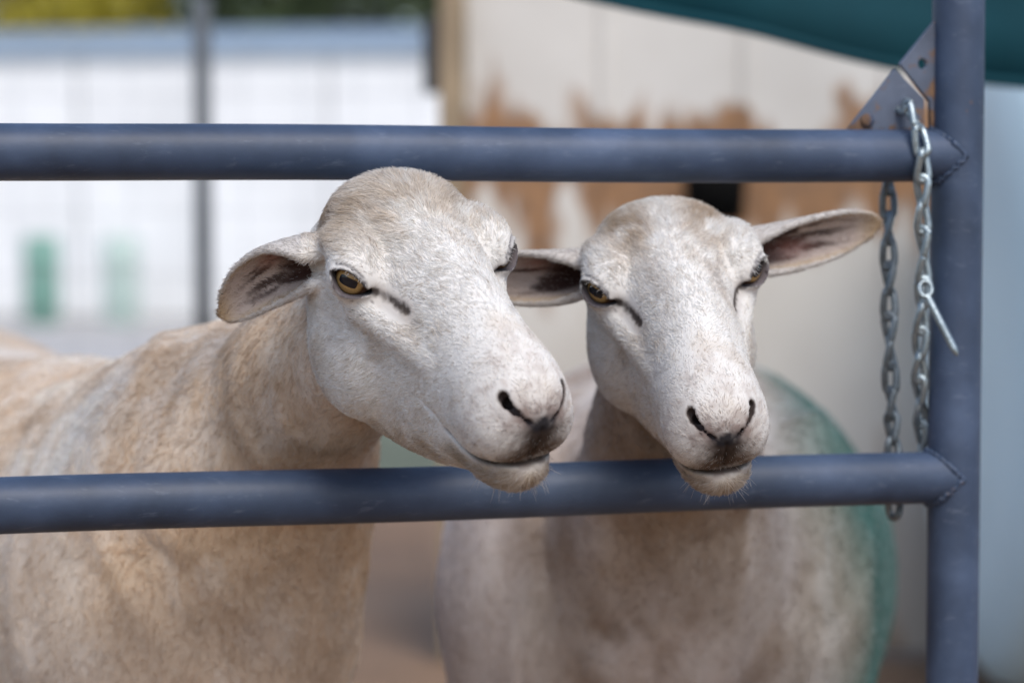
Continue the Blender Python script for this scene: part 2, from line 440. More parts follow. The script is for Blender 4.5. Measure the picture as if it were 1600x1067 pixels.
def head_colour(q, ears, var):
    x = np.abs(q[:, 0]); y = q[:, 1]; z = q[:, 2]; p = np.stack([x, y, z], 1); N = len(q)
    c = np.tile(np.array([.82, .80, .77], F32), (N, 1))
    m1 = fbm(q, .35, 3); m2 = fbm(q + 31, .9, 3); m3 = fbm(q * np.array([1, .6, 1]) + 57, 2.6, 2)
    c = mixv(c, sstep(m1 + .25 * (m2 - .5), .48, .72) * .38, (.54, .45, .36))
    c = mixv(c, sstep(m3, .60, .80) * .30, (.50, .44, .38))
    # creamy forehead and poll
    fh = np.exp(-((y + 3.2) / 3.6) ** 2) * sstep(z, 2.0, 4.0)
    if var['two_patches']:
        k = fh * np.exp(-((x - 2.7) / 1.5) ** 2) * sstep(m2, .25, .6)
        c = mixv(c, np.clip(k * 1.1, 0, .8), (.47, .36, .25))
        k = np.exp(-((x - 2.3) / .9) ** 2) * sstep(y, .5, 3) * sstep(-y, -9.5, -6) * sstep(z, -1, 1) * sstep(m2, .3, .65)
        c = mixv(c, k * .35, (.42, .36, .32))
        k = sstep(-q[:, 0], 2.8, 4.2) * np.exp(-((y - 6) / 4) ** 2) * sstep(-z, .5, 2.5)
        c = mixv(c, k * .5, (.55, .42, .28))
    else:
        c = mixv(c, fh * sstep(m2, .2, .62) * .60, (.54, .44, .33))
        k = np.exp(-((y + 6.2) / 1.5) ** 2 - ((z - 3.6) / 1.4) ** 2) * (x > 2.2) * sstep(m2, .2, .45)
        c = mixv(c, k * .8, (.30, .19, .10))
    # throat, jaw line and chin are stained
    k = sstep(-z + .25 * (y - 8), 6.6, 8.2) * sstep(m2, .15, .6)
    c = mixv(c, k * .55, (.42, .33, .23))
    zm = np.interp(y, *MOUTH).astype(F32)
    k = sstep(zm - z, .1, .9) * sstep(y, 8.8, 11)
    c = mixv(c, k * (.35 + .5 * m2), (.38, .28, .17))
    # greyish muzzle, dark philtrum and nose
    c = mixv(c, sstep(y, 10.5, 13.5) * (.10 + .40 * sstep(m3, .42, .70)), (.52, .46, .43))
    k = np.exp(-((p - np.array([.7, 15.9, -2.35])) ** 2 / np.array([2.6, 2.4, 1.3])).sum(1))
    c = mixv(c, np.clip(k * (.15 + 1.5 * m3), 0, .85), (.30, .225, .20))
    k = np.exp(-(x / 1.5) ** 2) * sstep(-z, 2.7, 3.3) * sstep(z, -6.4, -5.2) * sstep(y, 14, 15.2)
    c = mixv(c, np.clip(k * (.85 + .6 * m3), 0, .97), (.045, .028, .02))
    k = np.exp(-((x - 1.2) / 1.0) ** 2) * np.exp(-((z + 5.1) / .7) ** 2) * (y > 13)
    c = mixv(c, np.clip(k * m3 * 1.5, 0, .8), (.15, .10, .07))
    k = sstep(-np.abs(z - zm), -.18 - .16 * sstep(y, 11, 14), -.05) * sstep(y, 9.0, 9.9)
    c = mixv(c, k * .93, (.045, .03, .025))
    k = sstep(-np.abs(z - zm - .05), -.75, -.2) * sstep(y, 12, 14)
    c = mixv(c, k * .5 * sstep(m3, .3, .6), (.12, .08, .06))
    ns = nostril(p)
    ns = np.minimum(ns, rcap(p, (1.85, 15.1, -1.55), (1.2, 14.2, -2.1), .36, .4))
    c = mixv(c, sstep(-ns, -.28, -.02) * .93, (.05, .03, .028))
    k = np.exp(-((p - np.array([0, 16.3, -2.75])) ** 2 / np.array([.95, 1.5, .34])).sum(1))
    nose = np.clip(k * (.7 + 1.5 * m3) , 0, 1)
    c = mixv(c, nose * .97, (.022, .022, .028))
    # tear stripe, lids
    tg = tear(p) - var['tear']
    c = mixv(c, sstep(-tg, -.9, -.1) * .28, (.25, .17, .13))
    c = mixv(c, sstep(-(tg + .25 * (vnoise(q * 4.3 + 5) - .5)), -.26, .02) * .94, (.045, .031, .025))
    op, u, v = eye_open(p); near = np.linalg.norm(p - EYE, axis=1)
    k = sstep(-(op - .18 * m3), -.16, -.02) * (near < 2.3) * ((p - EYE) @ EA > -.1)
    c = mixv(c, k * .95, (.03, .025, .028))
    k = sstep(-op, -.75, -.15) * (near < 2.6) * sstep(-v, .2, .7)
    c = mixv(c, k * .32, (.30, .25, .27))
    k = np.exp(-((v - (.77 * (1 - (u / 1.5) ** 2) + .33)) / .10) ** 2) * (np.abs(u) < 1.25) * (near < 2.4) * ((p - EYE) @ EA > 0)
    c = mixv(c, np.clip(k, 0, 1) * .75, (.07, .06, .08))
    # dark specks round the eye and on the lips
    sp = vnoise(q * 5.2 + 11)
    reg = np.exp(-((p - np.array([5.2, 1.2, .2])) ** 2).sum(1) / 6) + .9 * np.exp(-((p - np.array([2, 14, -4.2])) ** 2).sum(1) / 5)
    c = mixv(c, sstep(sp, .80, .92) * np.clip(reg, 0, 1) * .8, (.08, .065, .07))
    isear = np.zeros(N, F32); inner = np.zeros(N, F32)
    for E in ears:
        d, t, ins, ang = ear_arc(q, E)
        on = (d < .3) & (t > .02)
        st = fbm(np.stack([t * 2.2, ang * 3.2, np.zeros(N)], 1) + E['o'], 1.6, 2)
        inn = on & (ins > .02)
        base = np.tile(np.array([.52, .44, .40], F32), (N, 1))
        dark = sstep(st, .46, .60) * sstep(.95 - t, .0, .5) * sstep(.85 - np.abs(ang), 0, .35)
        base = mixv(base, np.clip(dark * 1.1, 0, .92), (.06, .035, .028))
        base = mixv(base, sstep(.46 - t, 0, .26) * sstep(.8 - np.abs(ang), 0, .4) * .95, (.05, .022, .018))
        base = mixv(base, np.exp(-((t - .4) / .13) ** 2 - ((ang + .35) / .3) ** 2) * .6, (.34, .14, .11))
        rim = np.maximum(sstep(np.abs(ang), .72, .98), sstep(t, .78, .98))
        base = mixv(base, rim * .85, (.50, .40, .29))
        base = mixv(base, sstep(t, .86, 1.0) * .6, (.40, .27, .14))
        c = np.where(inn[:, None], base, c)
        back = on & ~inn
        cb = mixv(np.tile(np.array([.60, .57, .545], F32), (N, 1)), sstep(t, .75, 1) * .6, (.44, .32, .2))
        c = np.where(back[:, None], cb, c)
        isear = np.maximum(isear, on.astype(F32)); inner = np.maximum(inner, inn.astype(F32))
    # hair length, cm
    ln = .46 + .34 * fh + .15 * (m2 - .5)
    ln = ln * (1 - .35 * sstep(y, 6, 12)) * (1 - .65 * np.exp(-(np.maximum(op, 0) / .9) ** 2) * (near < 2.8))
    ln = np.where((nose > .35) | (ns < .05) | ((op < .13) & (near < 2.2)), 0, ln)
    ln = np.where(isear > 0, np.where(inner > 0, .30, .35), ln)
    ln = np.where((tg < 1.0), ln * (.34 + .66 * sstep(tg, .10, 1.0)), ln)
    ln = ln * (.3 + .7 * sstep(np.minimum(ns, 1.6 - nose * 1.6), .08, .6)) * (.45 + .55 * sstep(np.abs(z - zm), .15, .5) + .55 * (y < 9) * (1 - sstep(np.abs(z - zm), .15, .5)))
    chin = sstep(zm - z, .3, 1.0) * sstep(y, 9.5, 12)
    ln = ln * (1 + 1.3 * chin)
    return np.clip(c, .01, .85), ln, isear

def body_colour(P, n, var):
    N = len(P)
    st = P * np.array([1, 1, .5]) if var['streak'] else P
    a = fbm(st, 7, 4); b = fbm(P + 9, 24, 3); e = fbm(P + 40, 70, 2)
    c = np.tile(np.array(var['base'], F32), (N, 1))
    c = mixv(c, sstep(a + .25 * (b - .5), .40, .60) * var['amt'], var['tan'])
    c = mixv(c, sstep(fbm(st + 21, 11, 3) + .2 * (e - .5), .55, .72) * .55, var['brown'])
    c = mixv(c, sstep(fbm(st + 123, 9, 3) + .3 * (b - .5), .54, .72) * .5, (.86, .82, .77))
    g = fbm(P * np.array([1, 1, .45]) + 60, 42, 3)
    c = mixv(c, sstep(g, .50, .66) * .28, var['brown']); c = mixv(c, sstep(.47 - g, 0, .13) * .28, (.86, .83, .80))
    c = mixv(c, sstep(e, .55, .8) * .20, (.30, .22, .15))
    return c

def fur_material(name, sheen=.0):
    m, t, b = nodes(name)
    a = nd(t, 'ShaderNodeAttribute', attribute_name='coat')
    b.inputs['Roughness'].default_value = .75; b.inputs['Specular IOR Level'].default_value = .15
    t.links.new(a.outputs['Color'], b.inputs['Base Color'])
    return m
SKIN = fur_material('coat_skin')
def hair_material():
    m = bpy.data.materials.new('coat_hair'); m.use_nodes = True; t = m.node_tree; t.nodes.clear()
    o = nd(t, 'ShaderNodeOutputMaterial'); a = nd(t, 'ShaderNodeAttribute', attribute_name='coat')
    d = nd(t, 'ShaderNodeBsdfPrincipled'); d.inputs['Roughness'].default_value = .5; d.inputs['Specular IOR Level'].default_value = .25
    tr = nd(t, 'ShaderNodeBsdfTranslucent'); mx = nd(t, 'ShaderNodeMixShader'); mx.inputs[0].default_value = .42
    t.links.new(a.outputs['Color'], d.inputs['Base Color']); t.links.new(a.outputs['Color'], tr.inputs['Color'])
    t.links.new(d.outputs[0], mx.inputs[1]); t.links.new(tr.outputs[0], mx.inputs[2]); t.links.new(mx.outputs[0], o.inputs[0])
    return m
HAIR = hair_material()

def eye_material():
    m, t, b = nodes('sheep_eye')
    co = nd(t, 'ShaderNodeTexCoord').outputs['Object']
    s = nd(t, 'ShaderNodeSeparateXYZ'); t.links.new(co, s.inputs[0])
    ang = nd(t, 'ShaderNodeVectorMath', operation='LENGTH')
    cb = nd(t, 'ShaderNodeCombineXYZ'); t.links.new(s.outputs[0], cb.inputs[0]); t.links.new(s.outputs[1], cb.inputs[1])
    t.links.new(cb.outputs[0], ang.inputs[0]); r = maths(t, 'DIVIDE', ang.outputs['Value'], EYE_R)
    # iris with radial fibres
    at2 = maths(t, 'ARCTAN2', s.outputs[1], s.outputs[0])
    cc = nd(t, 'ShaderNodeCombineXYZ'); t.links.new(maths(t, 'MULTIPLY', at2, 6), cc.inputs[0]); t.links.new(maths(t, 'MULTIPLY', r, 3), cc.inputs[1])
    fib = noise(t, 2.2, 4, cc.outputs[0]).outputs[0]
    iris = mixc(t, fib, (.20, .105, .03), (.62, .42, .17))
    edge = ramp(t, [(0, (0,0,0)), (.62, (0,0,0)), (.74, (1,1,1))], r).outputs[0]
    col = mixc(t, edge, iris, (.10, .045, .018))
    white = ramp(t, [(0, (0,0,0)), (.76, (0,0,0)), (.82, (1,1,1))], r).outputs[0]
    col = mixc(t, white, col, (.10, .055, .04))
    # rectangular pupil along local x
    ax = maths(t, 'POWER', maths(t, 'DIVIDE', maths(t, 'ABSOLUTE', s.outputs[0]), .66), 4)
    ay = maths(t, 'POWER', maths(t, 'DIVIDE', maths(t, 'ABSOLUTE', s.outputs[1]), .33), 4)
    pu = ramp(t, [(.85, (1,1,1)), (1.0, (0,0,0))], maths(t, 'ADD', ax, ay)).outputs[0]
    col = mixc(t, pu, col, (.006, .008, .014))
    t.links.new(col, b.inputs['Base Color']); b.inputs['Roughness'].default_value = .12
    b.inputs['Specular IOR Level'].default_value = .25; b.inputs['Coat Weight'].default_value = .45; b.inputs['Coat Roughness'].default_value = .03
    return m
EYEM = eye_material()
def eye_mesh():
    V = [(0, 0, EYE_R * 1.05)]; F = []; nr, ns = 20, 32
    for i in range(1, nr + 1):
        th = math.pi * .72 * i / nr; R = EYE_R * (1 + .05 * math.exp(-(th / .55) ** 2))
        for k in range(ns):
            a = 2 * math.pi * k / ns; V.append((R * math.sin(th) * math.cos(a), R * math.sin(th) * math.sin(a), R * math.cos(th)))
    for k in range(ns): F.append((0, 1 + k, 1 + (k + 1) % ns))
    for i in range(nr - 1):
        for k in range(ns):
            a = 1 + i * ns + k; b2 = 1 + i * ns + (k + 1) % ns; F.append((a, a + ns, b2 + ns, b2))
    return mesh('eye', V, F)

def curves(name, P, rad, col, m, parent):
    """P: n x k x 3 strands"""
    n, k = P.shape[:2]
    cu = bpy.data.hair_curves.new(name); cu.add_curves([k] * n)
    cu.attributes['position'].data.foreach_set('vector', P.astype(F32).ravel())
    ra = cu.attributes.get('radius') or cu.attributes.new('radius', 'FLOAT', 'POINT')
    ra.data.foreach_set('value', np.broadcast_to(rad, (n, k)).astype(F32).ravel())
    ca = cu.attributes.new('coat', 'FLOAT_COLOR', 'CURVE')
    ca.data.foreach_set('color', np.concatenate([col, np.ones((n, 1))], 1).astype(F32).ravel())
    cu.materials.append(m)
    return link(name, cu, None, parent)

def strands(root, n, d, ln, lift, k=4):
    """short hairs leaving along d (tangent) lifted from the surface, bending back to it"""
    t = np.linspace(0, 1, k)[None, :, None]
    L = ln[:, None, None]
    return root[:, None] + L * (t * d[:, None] * (.75 + .25 * t) + (t - .55 * t * t) * lift[:, None, None] * n[:, None])

def make_sheep(name, label, R, tpos, s, ears, body, bvar, hvar, bounds, root_xy, nhead, nbody, front):
    R = np.array(R, F32); tpos = np.array(tpos, F32) + np.array([0, 0, CAMZ], F32)
    toh = lambda P: ((P - tpos) @ R) * F32(100 / s)
    frh = lambda q: (q * F32(s / 100)) @ R.T + tpos
    near_r = .24
    def sdf(P):
        db = body(P)
        near = np.linalg.norm(P - frh(np.array([[0, 2, -2]], F32))[0], axis=1) < near_r
        d = db.copy()
        if near.any():
            q = toh(P[near]); dh = head_sdf(q, ears, hvar['poll']) * F32(s / 100)
            d[near] = smin(dh, db[near], .009)
        return d
    lo, hi = bounds
    hc = frh(np.array([[0, 2, -2]], F32))[0]
    flo = hc - np.array([.20, .17, .15]); fhi = hc + np.array([.19, .15, .16])
    fine = .0018
    V, Q, nrm = polygonise(sdf, lo, hi, flo, fhi, fine, .011)
    top = empty(name, (root_xy[0], root_xy[1], 0)); tag(top, label, 'sheep', 'two sheep at the gate')
    me = bpy.data.meshes.new('body')
    me.vertices.add(len(V)); me.vertices.foreach_set('co', V.astype(F32).ravel())
    me.loops.add(Q.size); me.loops.foreach_set('vertex_index', Q.astype(np.int32).ravel())
    me.polygons.add(len(Q)); me.polygons.foreach_set('loop_start', np.arange(0, Q.size, 4, dtype=np.int32))
    me.update(calc_edges=True); me.validate()
    def colour(P, nn):
        q = toh(P); cb = body_colour(P, nn, bvar); N = len(P)
        lb = np.full(N, bvar['hair'], F32) * (.8 + .4 * fbm(P, 40, 2))
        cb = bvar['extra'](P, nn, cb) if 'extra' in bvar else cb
        hd = head_sdf(q, ears, hvar['poll']); bd = body(P) * 100 / s
        w_ = sstep(bd - np.maximum(hd, 0), -.6, 1.2) * (np.linalg.norm(q - np.array([0, 2, -2]), axis=1) < 22)
        ch, lh, ie = head_colour(q, ears, hvar)
        w_ = np.maximum(w_, ie)
        return cb * (1 - w_[:, None]) + ch * w_[:, None], lb * (1 - w_) + lh * w_, w_, ie
    col, ln, wh, ie = colour(V, nrm)
    ca = me.attributes.new('coat', 'FLOAT_COLOR', 'POINT')
    ca.data.foreach_set('color', np.concatenate([col * .80, np.ones((len(V), 1))], 1).astype(F32).ravel())
    link('body', me, SKIN, top)
    # eyes
    eme = eye_mesh()
    for sx in (1, -1):
        o = link('eye', eme, EYEM, None)
        a, u, v = (R @ (x * np.array([sx, 1, 1])) for x in (EA, EU, EV))
        if sx < 0: u = -u
        v = np.cross(a, u)
        M = Matrix(np.column_stack([u, v, a]).tolist()).to_4x4()
        M = Matrix.Translation(frh((EYE * np.array([sx, 1, 1], F32))[None])[0].tolist()) @ M @ Matrix.Scale(s / 100, 4)
        o.parent = top; o.matrix_parent_inverse = Matrix.Translation(-Vector(top.location)); o.matrix_basis = M
    # coat
    T = np.concatenate([Q[:, [0, 1, 2]], Q[:, [0, 2, 3]]])
    A, B, D = V[T[:, 0]], V[T[:, 1]], V[T[:, 2]]
    ar = np.linalg.norm(np.cross(B - A, D - A), axis=1)
    ctr = (A + B + D) / 3
    wt_h = ar * wh[T[:, 0]]; fr = .12 + .88 * front(ctr)
    wt_b = ar * (1 - wh[T[:, 0]]) * fr
    def sample(wt, n):
        cs = np.cumsum(wt); i = np.searchsorted(cs, rng.random(n) * cs[-1]); i = np.minimum(i, len(T) - 1)
        r1 = np.sqrt(rng.random(n)); r2 = rng.random(n); a_, b_, c_ = 1 - r1, r1 * (1 - r2), r1 * r2
        pick = lambda X: X[T[i, 0]] * a_[:, None] + X[T[i, 1]] * b_[:, None] + X[T[i, 2]] * c_[:, None]
        p = pick(V); n_ = pick(nrm); n_ /= np.linalg.norm(n_, axis=1)[:, None] + 1e-9
        return p.astype(F32), n_.astype(F32)
    PP = []; NN = []
    for wt, n in ((wt_h, nhead), (wt_b, nbody)):
        p, n_ = sample(wt, n); PP.append(p); NN.append(n_)
    p = np.concatenate(PP); n_ = np.concatenate(NN)
    col, ln, wh, ie = colour(p, n_)
    keep = ln > .06; p, n_, col, ln, wh, ie = (a_[keep] for a_ in (p, n_, col, ln, wh, ie))
    q = toh(p); sg = np.tanh(q[:, 0] / 1.3); N = len(p)
    fh = sstep(q[:, 2], 2.2, 4) * sstep(-q[:, 1], -6, 2)
    fl = np.stack([sg * (.25 + .5 * fh), -np.ones(N), -.55 * sstep(-q[:, 2], 0, 4) - .1], 1)
    fr_ = sstep(q[:, 1], 13.2, 15.0)
    fl[:, 2] += fr_ * np.where(q[:, 2] > -2.9, 1.3, -.5); fl[:, 0] += fr_ * np.tanh(q[:, 0] / .6) * .8
    fl = fl @ R.T
    for E in ears:
        d_, t_, _, _ = ear_arc(q, E); m_ = (d_ < .3) & (t_ > .05); fl[m_] = R @ E['a']
    fb = np.tile(np.array(bvar['flow'], F32), (N, 1))
    fl = fl * wh[:, None] + fb * (1 - wh[:, None])
    j1 = np.stack([fbm(p + 3.1 * k, 70, 2) for k in range(3)], 1) - .5
    j2 = np.stack([fbm(p + 7.7 * k, 230, 1) for k in range(3)], 1) - .5
    fl = fl + j1 * (1.5 + .5 * (1 - wh))[:, None] + j2 * (1.2 + .8 * (1 - wh))[:, None] + rng.normal(0, .22, (N, 3))
    fl -= n_ * (fl * n_).sum(1)[:, None]; fl /= np.linalg.norm(fl, axis=1)[:, None] + 1e-6
    lift = (.38 + .3 * rng.random(N)) * (1 + .25 * (1 - wh)) + .2 * rng.random(N) * fh * wh
    qa = np.abs(q[:, :1]); tq = tear(np.concatenate([qa, q[:, 1:]], 1).astype(F32)); lift = lift * (.25 + .75 * sstep(tq, .1, 1.2))
    ln = ln * (.65 + .7 * rng.random(N))
    S = strands(p - n_ * .0006, n_, fl, ln * s / 100, lift)
    # every hair is a little lighter or darker than its neighbour
    col = col * (.84 + .34 * rng.random((N, 1)))
    tone = rng.random(N) < .035; col[tone] *= np.array([.6, .52, .45])
    white = rng.random(N) < .12; col[white] = col[white] * .5 + .36
    rad = np.array([.00015, .00014, .00011, .00004]) * (1.3 - .3 * wh[:, None])
    curves('coat', S, rad, np.clip(col, 0, .85), HAIR, top)
    # eyelashes and whiskers
    W = []; 
    for sx in (1, -1):
        mir = np.array([sx, 1, 1], F32)
        for k in range(30):
            u = -1.05 + 2.1 * rng.random(); uu = u / (1.55 if u > 0 else 1.22); v = .77 * (1 - uu * uu) - .1 * u
            r0 = EYE + EU * u + EV * (v + .08 * rng.random()); a0 = math.sqrt(max(1.57 ** 2 - u * u - v * v, .2)); r0 = r0 + EA * a0
            dr = EA * .8 + EV * (.32 - .4 * rng.random()) + EU * (u * .5 + rng.normal(0, .25)); dr /= np.linalg.norm(dr)
            l_ = .35 + .4 * rng.random()
            W.append([frh(((r0 + dr * l_ * t - EV * .18 * l_ * t * t) * mir)[None].astype(F32))[0] for t in (0, .35, .7, 1)])
    W = np.array(W)
    curves('eyelashes', W, np.array([.00016, .00014, .0001, .00004]), np.tile([.62, .60, .58], (len(W), 1)), HAIR, top)
    W = []
    for k in range(44):
        sx = rng.choice([-1, 1]); a_ = rng.random()
        r0 = np.array([sx * (.3 + 2.1 * rng.random()), 12.2 + 3.2 * rng.random(), -6.6 - 1.9 * rng.random()], F32)[None]
        for _ in range(8):
            g_ = np.empty((1, 3), F32); d0 = head_sdf(r0, [])[0]
            for i in range(3):
                o_ = np.zeros((1, 3), F32); o_[0, i] = .05; g_[0, i] = (head_sdf(r0 + o_, [])[0] - d0) / .05
            g_ /= np.linalg.norm(g_) + 1e-6; r0 = r0 - g_ * d0 * .8
        dr = g_[0] * .9 + np.array([0, .1, -.35]) + rng.normal(0, .3, 3); dr /= np.linalg.norm(dr); l_ = .4 + .8 * rng.random()
        W.append([frh((r0[0] + dr * l_ * t + np.array([0, 0, -.15]) * l_ * t * t)[None].astype(F32))[0] for t in (0, .35, .7, 1)])
    W = np.array(W)
    curves('whiskers', W, np.array([.00009, .00008, .00006, .00002]), np.tile([.55, .5, .45], (len(W), 1)), HAIR, top)
    return top

def wdir(R, v):      # world direction -> head space
    return np.array(R, F32).T @ np.array(v, F32)
def pose(yaw, R):
    c, s_ = math.cos(yaw), math.sin(yaw)
    return np.array([[c, -s_, 0], [s_, c, 0], [0, 0, 1]]) @ np.array(R)

# ---- the two poses
RL = pose(math.radians(5.5), [[-0.9101, 0.414, 0.0173], [-0.3892, -0.8398, -0.3785], [-0.1421, -0.3512, 0.9255]])
SL = .96; TL = np.array([-.0600, 1.625, -.0525]) * SL
RR = pose(math.radians(4.5), [[-0.9913, 0.0799, -0.1044], [-0.0274, -0.9021, -0.4307], [-0.1286, -0.4241, 0.8965]])
SR = .93; TR = np.array([.1205, 1.7848, -.0653]) * SR

def legs(d, P, pts, k=.05):
    for hip, knee, hock, foot, r in pts:
        d = smin(d, rcap(P, hip, knee, r * 2.0, r * 1.15), k); d = smin(d, rcap(P, knee, hock, r * 1.15, r * .8), .02)
        d = smin(d, rcap(P, hock, foot, r * .8, r * .95), .015)
    return d

def body_left(P):
    a = at(565, 530, 1.65); b = at(480, 600, 1.72); c_ = at(360, 745, 1.83); ch = at(275, 930, 1.90)
    sh = at(110, 848, 2.05); c2 = at(335, 745, 1.85); rp = at(-90, 780, 2.75)
    d = rcap(P, a, b, .050, .058); d = smin(d, rcap(P, b, c_, .056, .088), .03)
    d = smin(d, rcap(P, c_, ch, .095, .136), .05); d = smin(d, rcap(P, c2, sh, .096, .134), .07)
    d = smin(d, rcap(P, ch, sh, .132, .136), .07); d = smin(d, rcap(P, sh, rp, .136, .203), .05)
    d = smin(d, ell(P, at(120, 930, 1.96), (.10, .10, .145)), .05)      # shoulder
    g = lambda q, z: np.array([q[0], q[1], z])
    f1 = at(330, 1000, 1.92); f2 = at(170, 1000, 2.04); h1 = at(-60, 1000, 2.85); h2 = at(-290, 1000, 2.70)
    d = legs(d, P, [(g(f, .42), g(f, .30), g(f, .16), g(f, .012), .024) for f in (f1, f2)] +
             [(g(f, .46), g(f, .34) + np.array([.03, -.05, 0]), g(f, .22) + np.array([-.03, .06, 0]), g(f, .012), .025) for f in (h1, h2)])
    # folds of skin down the neck
    ph = (P[:, 0] * 1.0 - P[:, 1] * .55 + .30 * (fbm(P, 6, 2) - .5)) * 80
    k = np.exp(-((P - c_) ** 2).sum(1) / .06)
    d = d + .0040 * k * (.4 - (.5 + .5 * np.sin(ph)) ** 3) + .006 * (fbm(P, 9, 2) - .5) + .003 * (fbm(P, 30, 2) - .5)
    return d

def body_right(P):
    a = at(1050, 545, 1.735); b = at(1052, 680, 1.84); ch = at(1040, 880, 2.01)
    m1 = at(1040, 890, 2.16); m2 = at(1042, 900, 2.40); rp = at(1050, 895, 2.85)
    d = rcap(P, a, b, .052, .058); d = smin(d, rcap(P, b, ch, .058, .112), .035)
    d = smin(d, rcap(P, ch + np.array([0, .05, 0]), m1, .12, .182), .035); d = smin(d, rcap(P, m1, m2, .182, .214), .05); d = smin(d, rcap(P, m2, rp, .214, .205), .05)
    g = lambda q, z: np.array([q[0], q[1], z])
    for sx in (-1, 1): d = smin(d, ell(P, ch + np.array([sx * .118, .06, -.05]), (.070, .10, .17)), .025)
    f1 = at(900, 1000, 2.05); f2 = at(1180, 1000, 2.05); h1 = at(910, 1000, 2.85); h2 = at(1190, 1000, 2.85)
    d = legs(d, P, [(g(f, .40), g(f, .30), g(f, .16), g(f, .012), .024) for f in (f1, f2)] +
             [(g(f, .46), g(f, .34) + np.array([0, -.05, 0]), g(f, .22) + np.array([0, .07, 0]), g(f, .012), .025) for f in (h1, h2)])
    ph = (P[:, 0] + .12 * (fbm(P, 7, 2) - .5)) * 75
    d = d + .007 * (.4 - (.5 + .5 * np.sin(ph)) ** 3) * np.exp(-((P - ch) ** 2).sum(1) / .07) + .006 * (fbm(P, 8, 2) - .5) + .003 * (fbm(P, 28, 2) - .5)
    return d

# ------------------------------------------------------------------ setting
def sheet(name, x0, x1, y0, y1, z, m, n=1):
    return tag(link(name, mesh(name, [(x0, y0, z), (x1, y0, z), (x1, y1, z), (x0, y1, z)], [(0, 1, 2, 3)]), m, None, False), kind='structure')
def soil_material():
    m, t, b = nodes('soil'); co = nd(t, 'ShaderNodeTexCoord').outputs['Object']
    n1 = noise(t, .9, 5, co); n2 = noise(t, 25, 5, co)
    c = ramp(t, [(.35, (.20, .12, .07)), (.65, (.34, .215, .13))], n1.outputs[0]).outputs[0]
    c = mixc(t, maths(t, 'MULTIPLY', n2.outputs[0], .5), c, (.12, .08, .055))
    t.links.new(c, b.inputs['Base Color']); b.inputs['Roughness'].default_value = .95; bump(t, b, n2.outputs[0], .6, .02)
    return m
sheet('ground', -150, 150, -150, 250, 0, soil_material())
GRASS = simple('grass', (.105, .12, .08), .95, .4, 3)
sheet('grass_verge', -40, 40, 6.9, 10.5, .004, GRASS)
sheet('gravel_yard', -40, 40, 10.5, 60, .004, simple('gravel', (.42, .41, .40), .95, .2, 8))

# ---- shed wall with rust stains
def shed_material():
    m, t, b = nodes('stained_white_metal'); co = nd(t, 'ShaderNodeTexCoord').outputs['Object']
    s_ = nd(t, 'ShaderNodeSeparateXYZ'); t.links.new(co, s_.inputs[0])
    mp = nd(t, 'ShaderNodeMapping'); mp.inputs['Scale'].default_value = (1, 1, .30); t.links.new(co, mp.inputs[0])
    n1 = noise(t, 12, 3, mp.outputs[0]); n2 = noise(t, 2.2, 4, co); n3 = noise(t, 30, 4, co)
    base = ramp(t, [(.3, (.54, .515, .475)), (.7, (.68, .66, .62))], n2.outputs[0]).outputs[0]
    # the band where the old seam has rusted, running up in tongues
    z = s_.outputs[2]
    band = maths(t, 'SUBTRACT', 1, maths(t, 'DIVIDE', maths(t, 'ABSOLUTE', maths(t, 'SUBTRACT', z, .92)), .22))
    k = maths(t, 'ADD', maths(t, 'MULTIPLY', maths(t, 'MAXIMUM', band, 0), .42), n1.outputs[0])
    k = maths(t, 'ADD', k, maths(t, 'MULTIPLY', maths(t, 'SUBTRACT', noise(t, 3.1, 2, co).outputs[0], .5), .55))
    rm = ramp(t, [(.675, (0, 0, 0)), (.77, (1, 1, 1))], k).outputs[0]
    rc = ramp(t, [(.3, (.14, .058, .014)), (.7, (.34, .15, .036))], n3.outputs[0]).outputs[0]
    c = mixc(t, maths(t, 'MULTIPLY', rm, .9), base, rc)
    # splashed soil low down
    low = ramp(t, [(.0, (1, 1, 1)), (.75, (0, 0, 0))], maths(t, 'ADD', z, maths(t, 'MULTIPLY', n2.outputs[0], .2))).outputs[0]
    c = mixc(t, maths(t, 'MULTIPLY', low, .5), c, (.36, .29, .22))
    t.links.new(c, b.inputs['Base Color']); b.inputs['Roughness'].default_value = .6
    return m
shed = empty('metal_wall', (.5, 4.52, 0)); tag(shed, 'rust-stained white sheet metal wall with timber corner post behind the sheep', 'wall', kind='thing')
SHM = shed_material(); DS = 4.5
SEAM = simple('seam_metal', (.55, .53, .50), .6); OLDT = simple('old_timber', (.30, .23, .15), .85, .25, 12)
x_ = -.09
while x_ < 2.2:
    wd_ = .262
    mb = MB(); mb.box((x_ + .003, DS, .02), (x_ + wd_ - .003, DS + .03, 1.45)); bevel(mb.build('panel', SHM, shed, False), .004)
    mb = MB(); mb.box((x_ + wd_ - .010, DS - .008, .02), (x_ + wd_ + .010, DS + .002, 1.44)); bevel(mb.build('seam_strip', SHM, shed, False), .003)
    x_ += wd_
mb = MB(); mb.box((-.086, DS - .012, 1.452), (2.28, DS + .05, 1.50)); bevel(mb.build('cap_rail', SEAM, shed, False), .005)
mb = MB(); mb.box((-.135, DS - .03, 0), (-.088, DS + .05, 2.05)); bevel(mb.build('corner_post', OLDT, shed, False), .004)
mb = MB(); mb.box((-.165, DS + .0, 1.06), (-.136, DS + .05, 1.20)); bevel(mb.build('hinge', simple('dark_iron', (.05, .055, .06), .6), shed, False), .004)
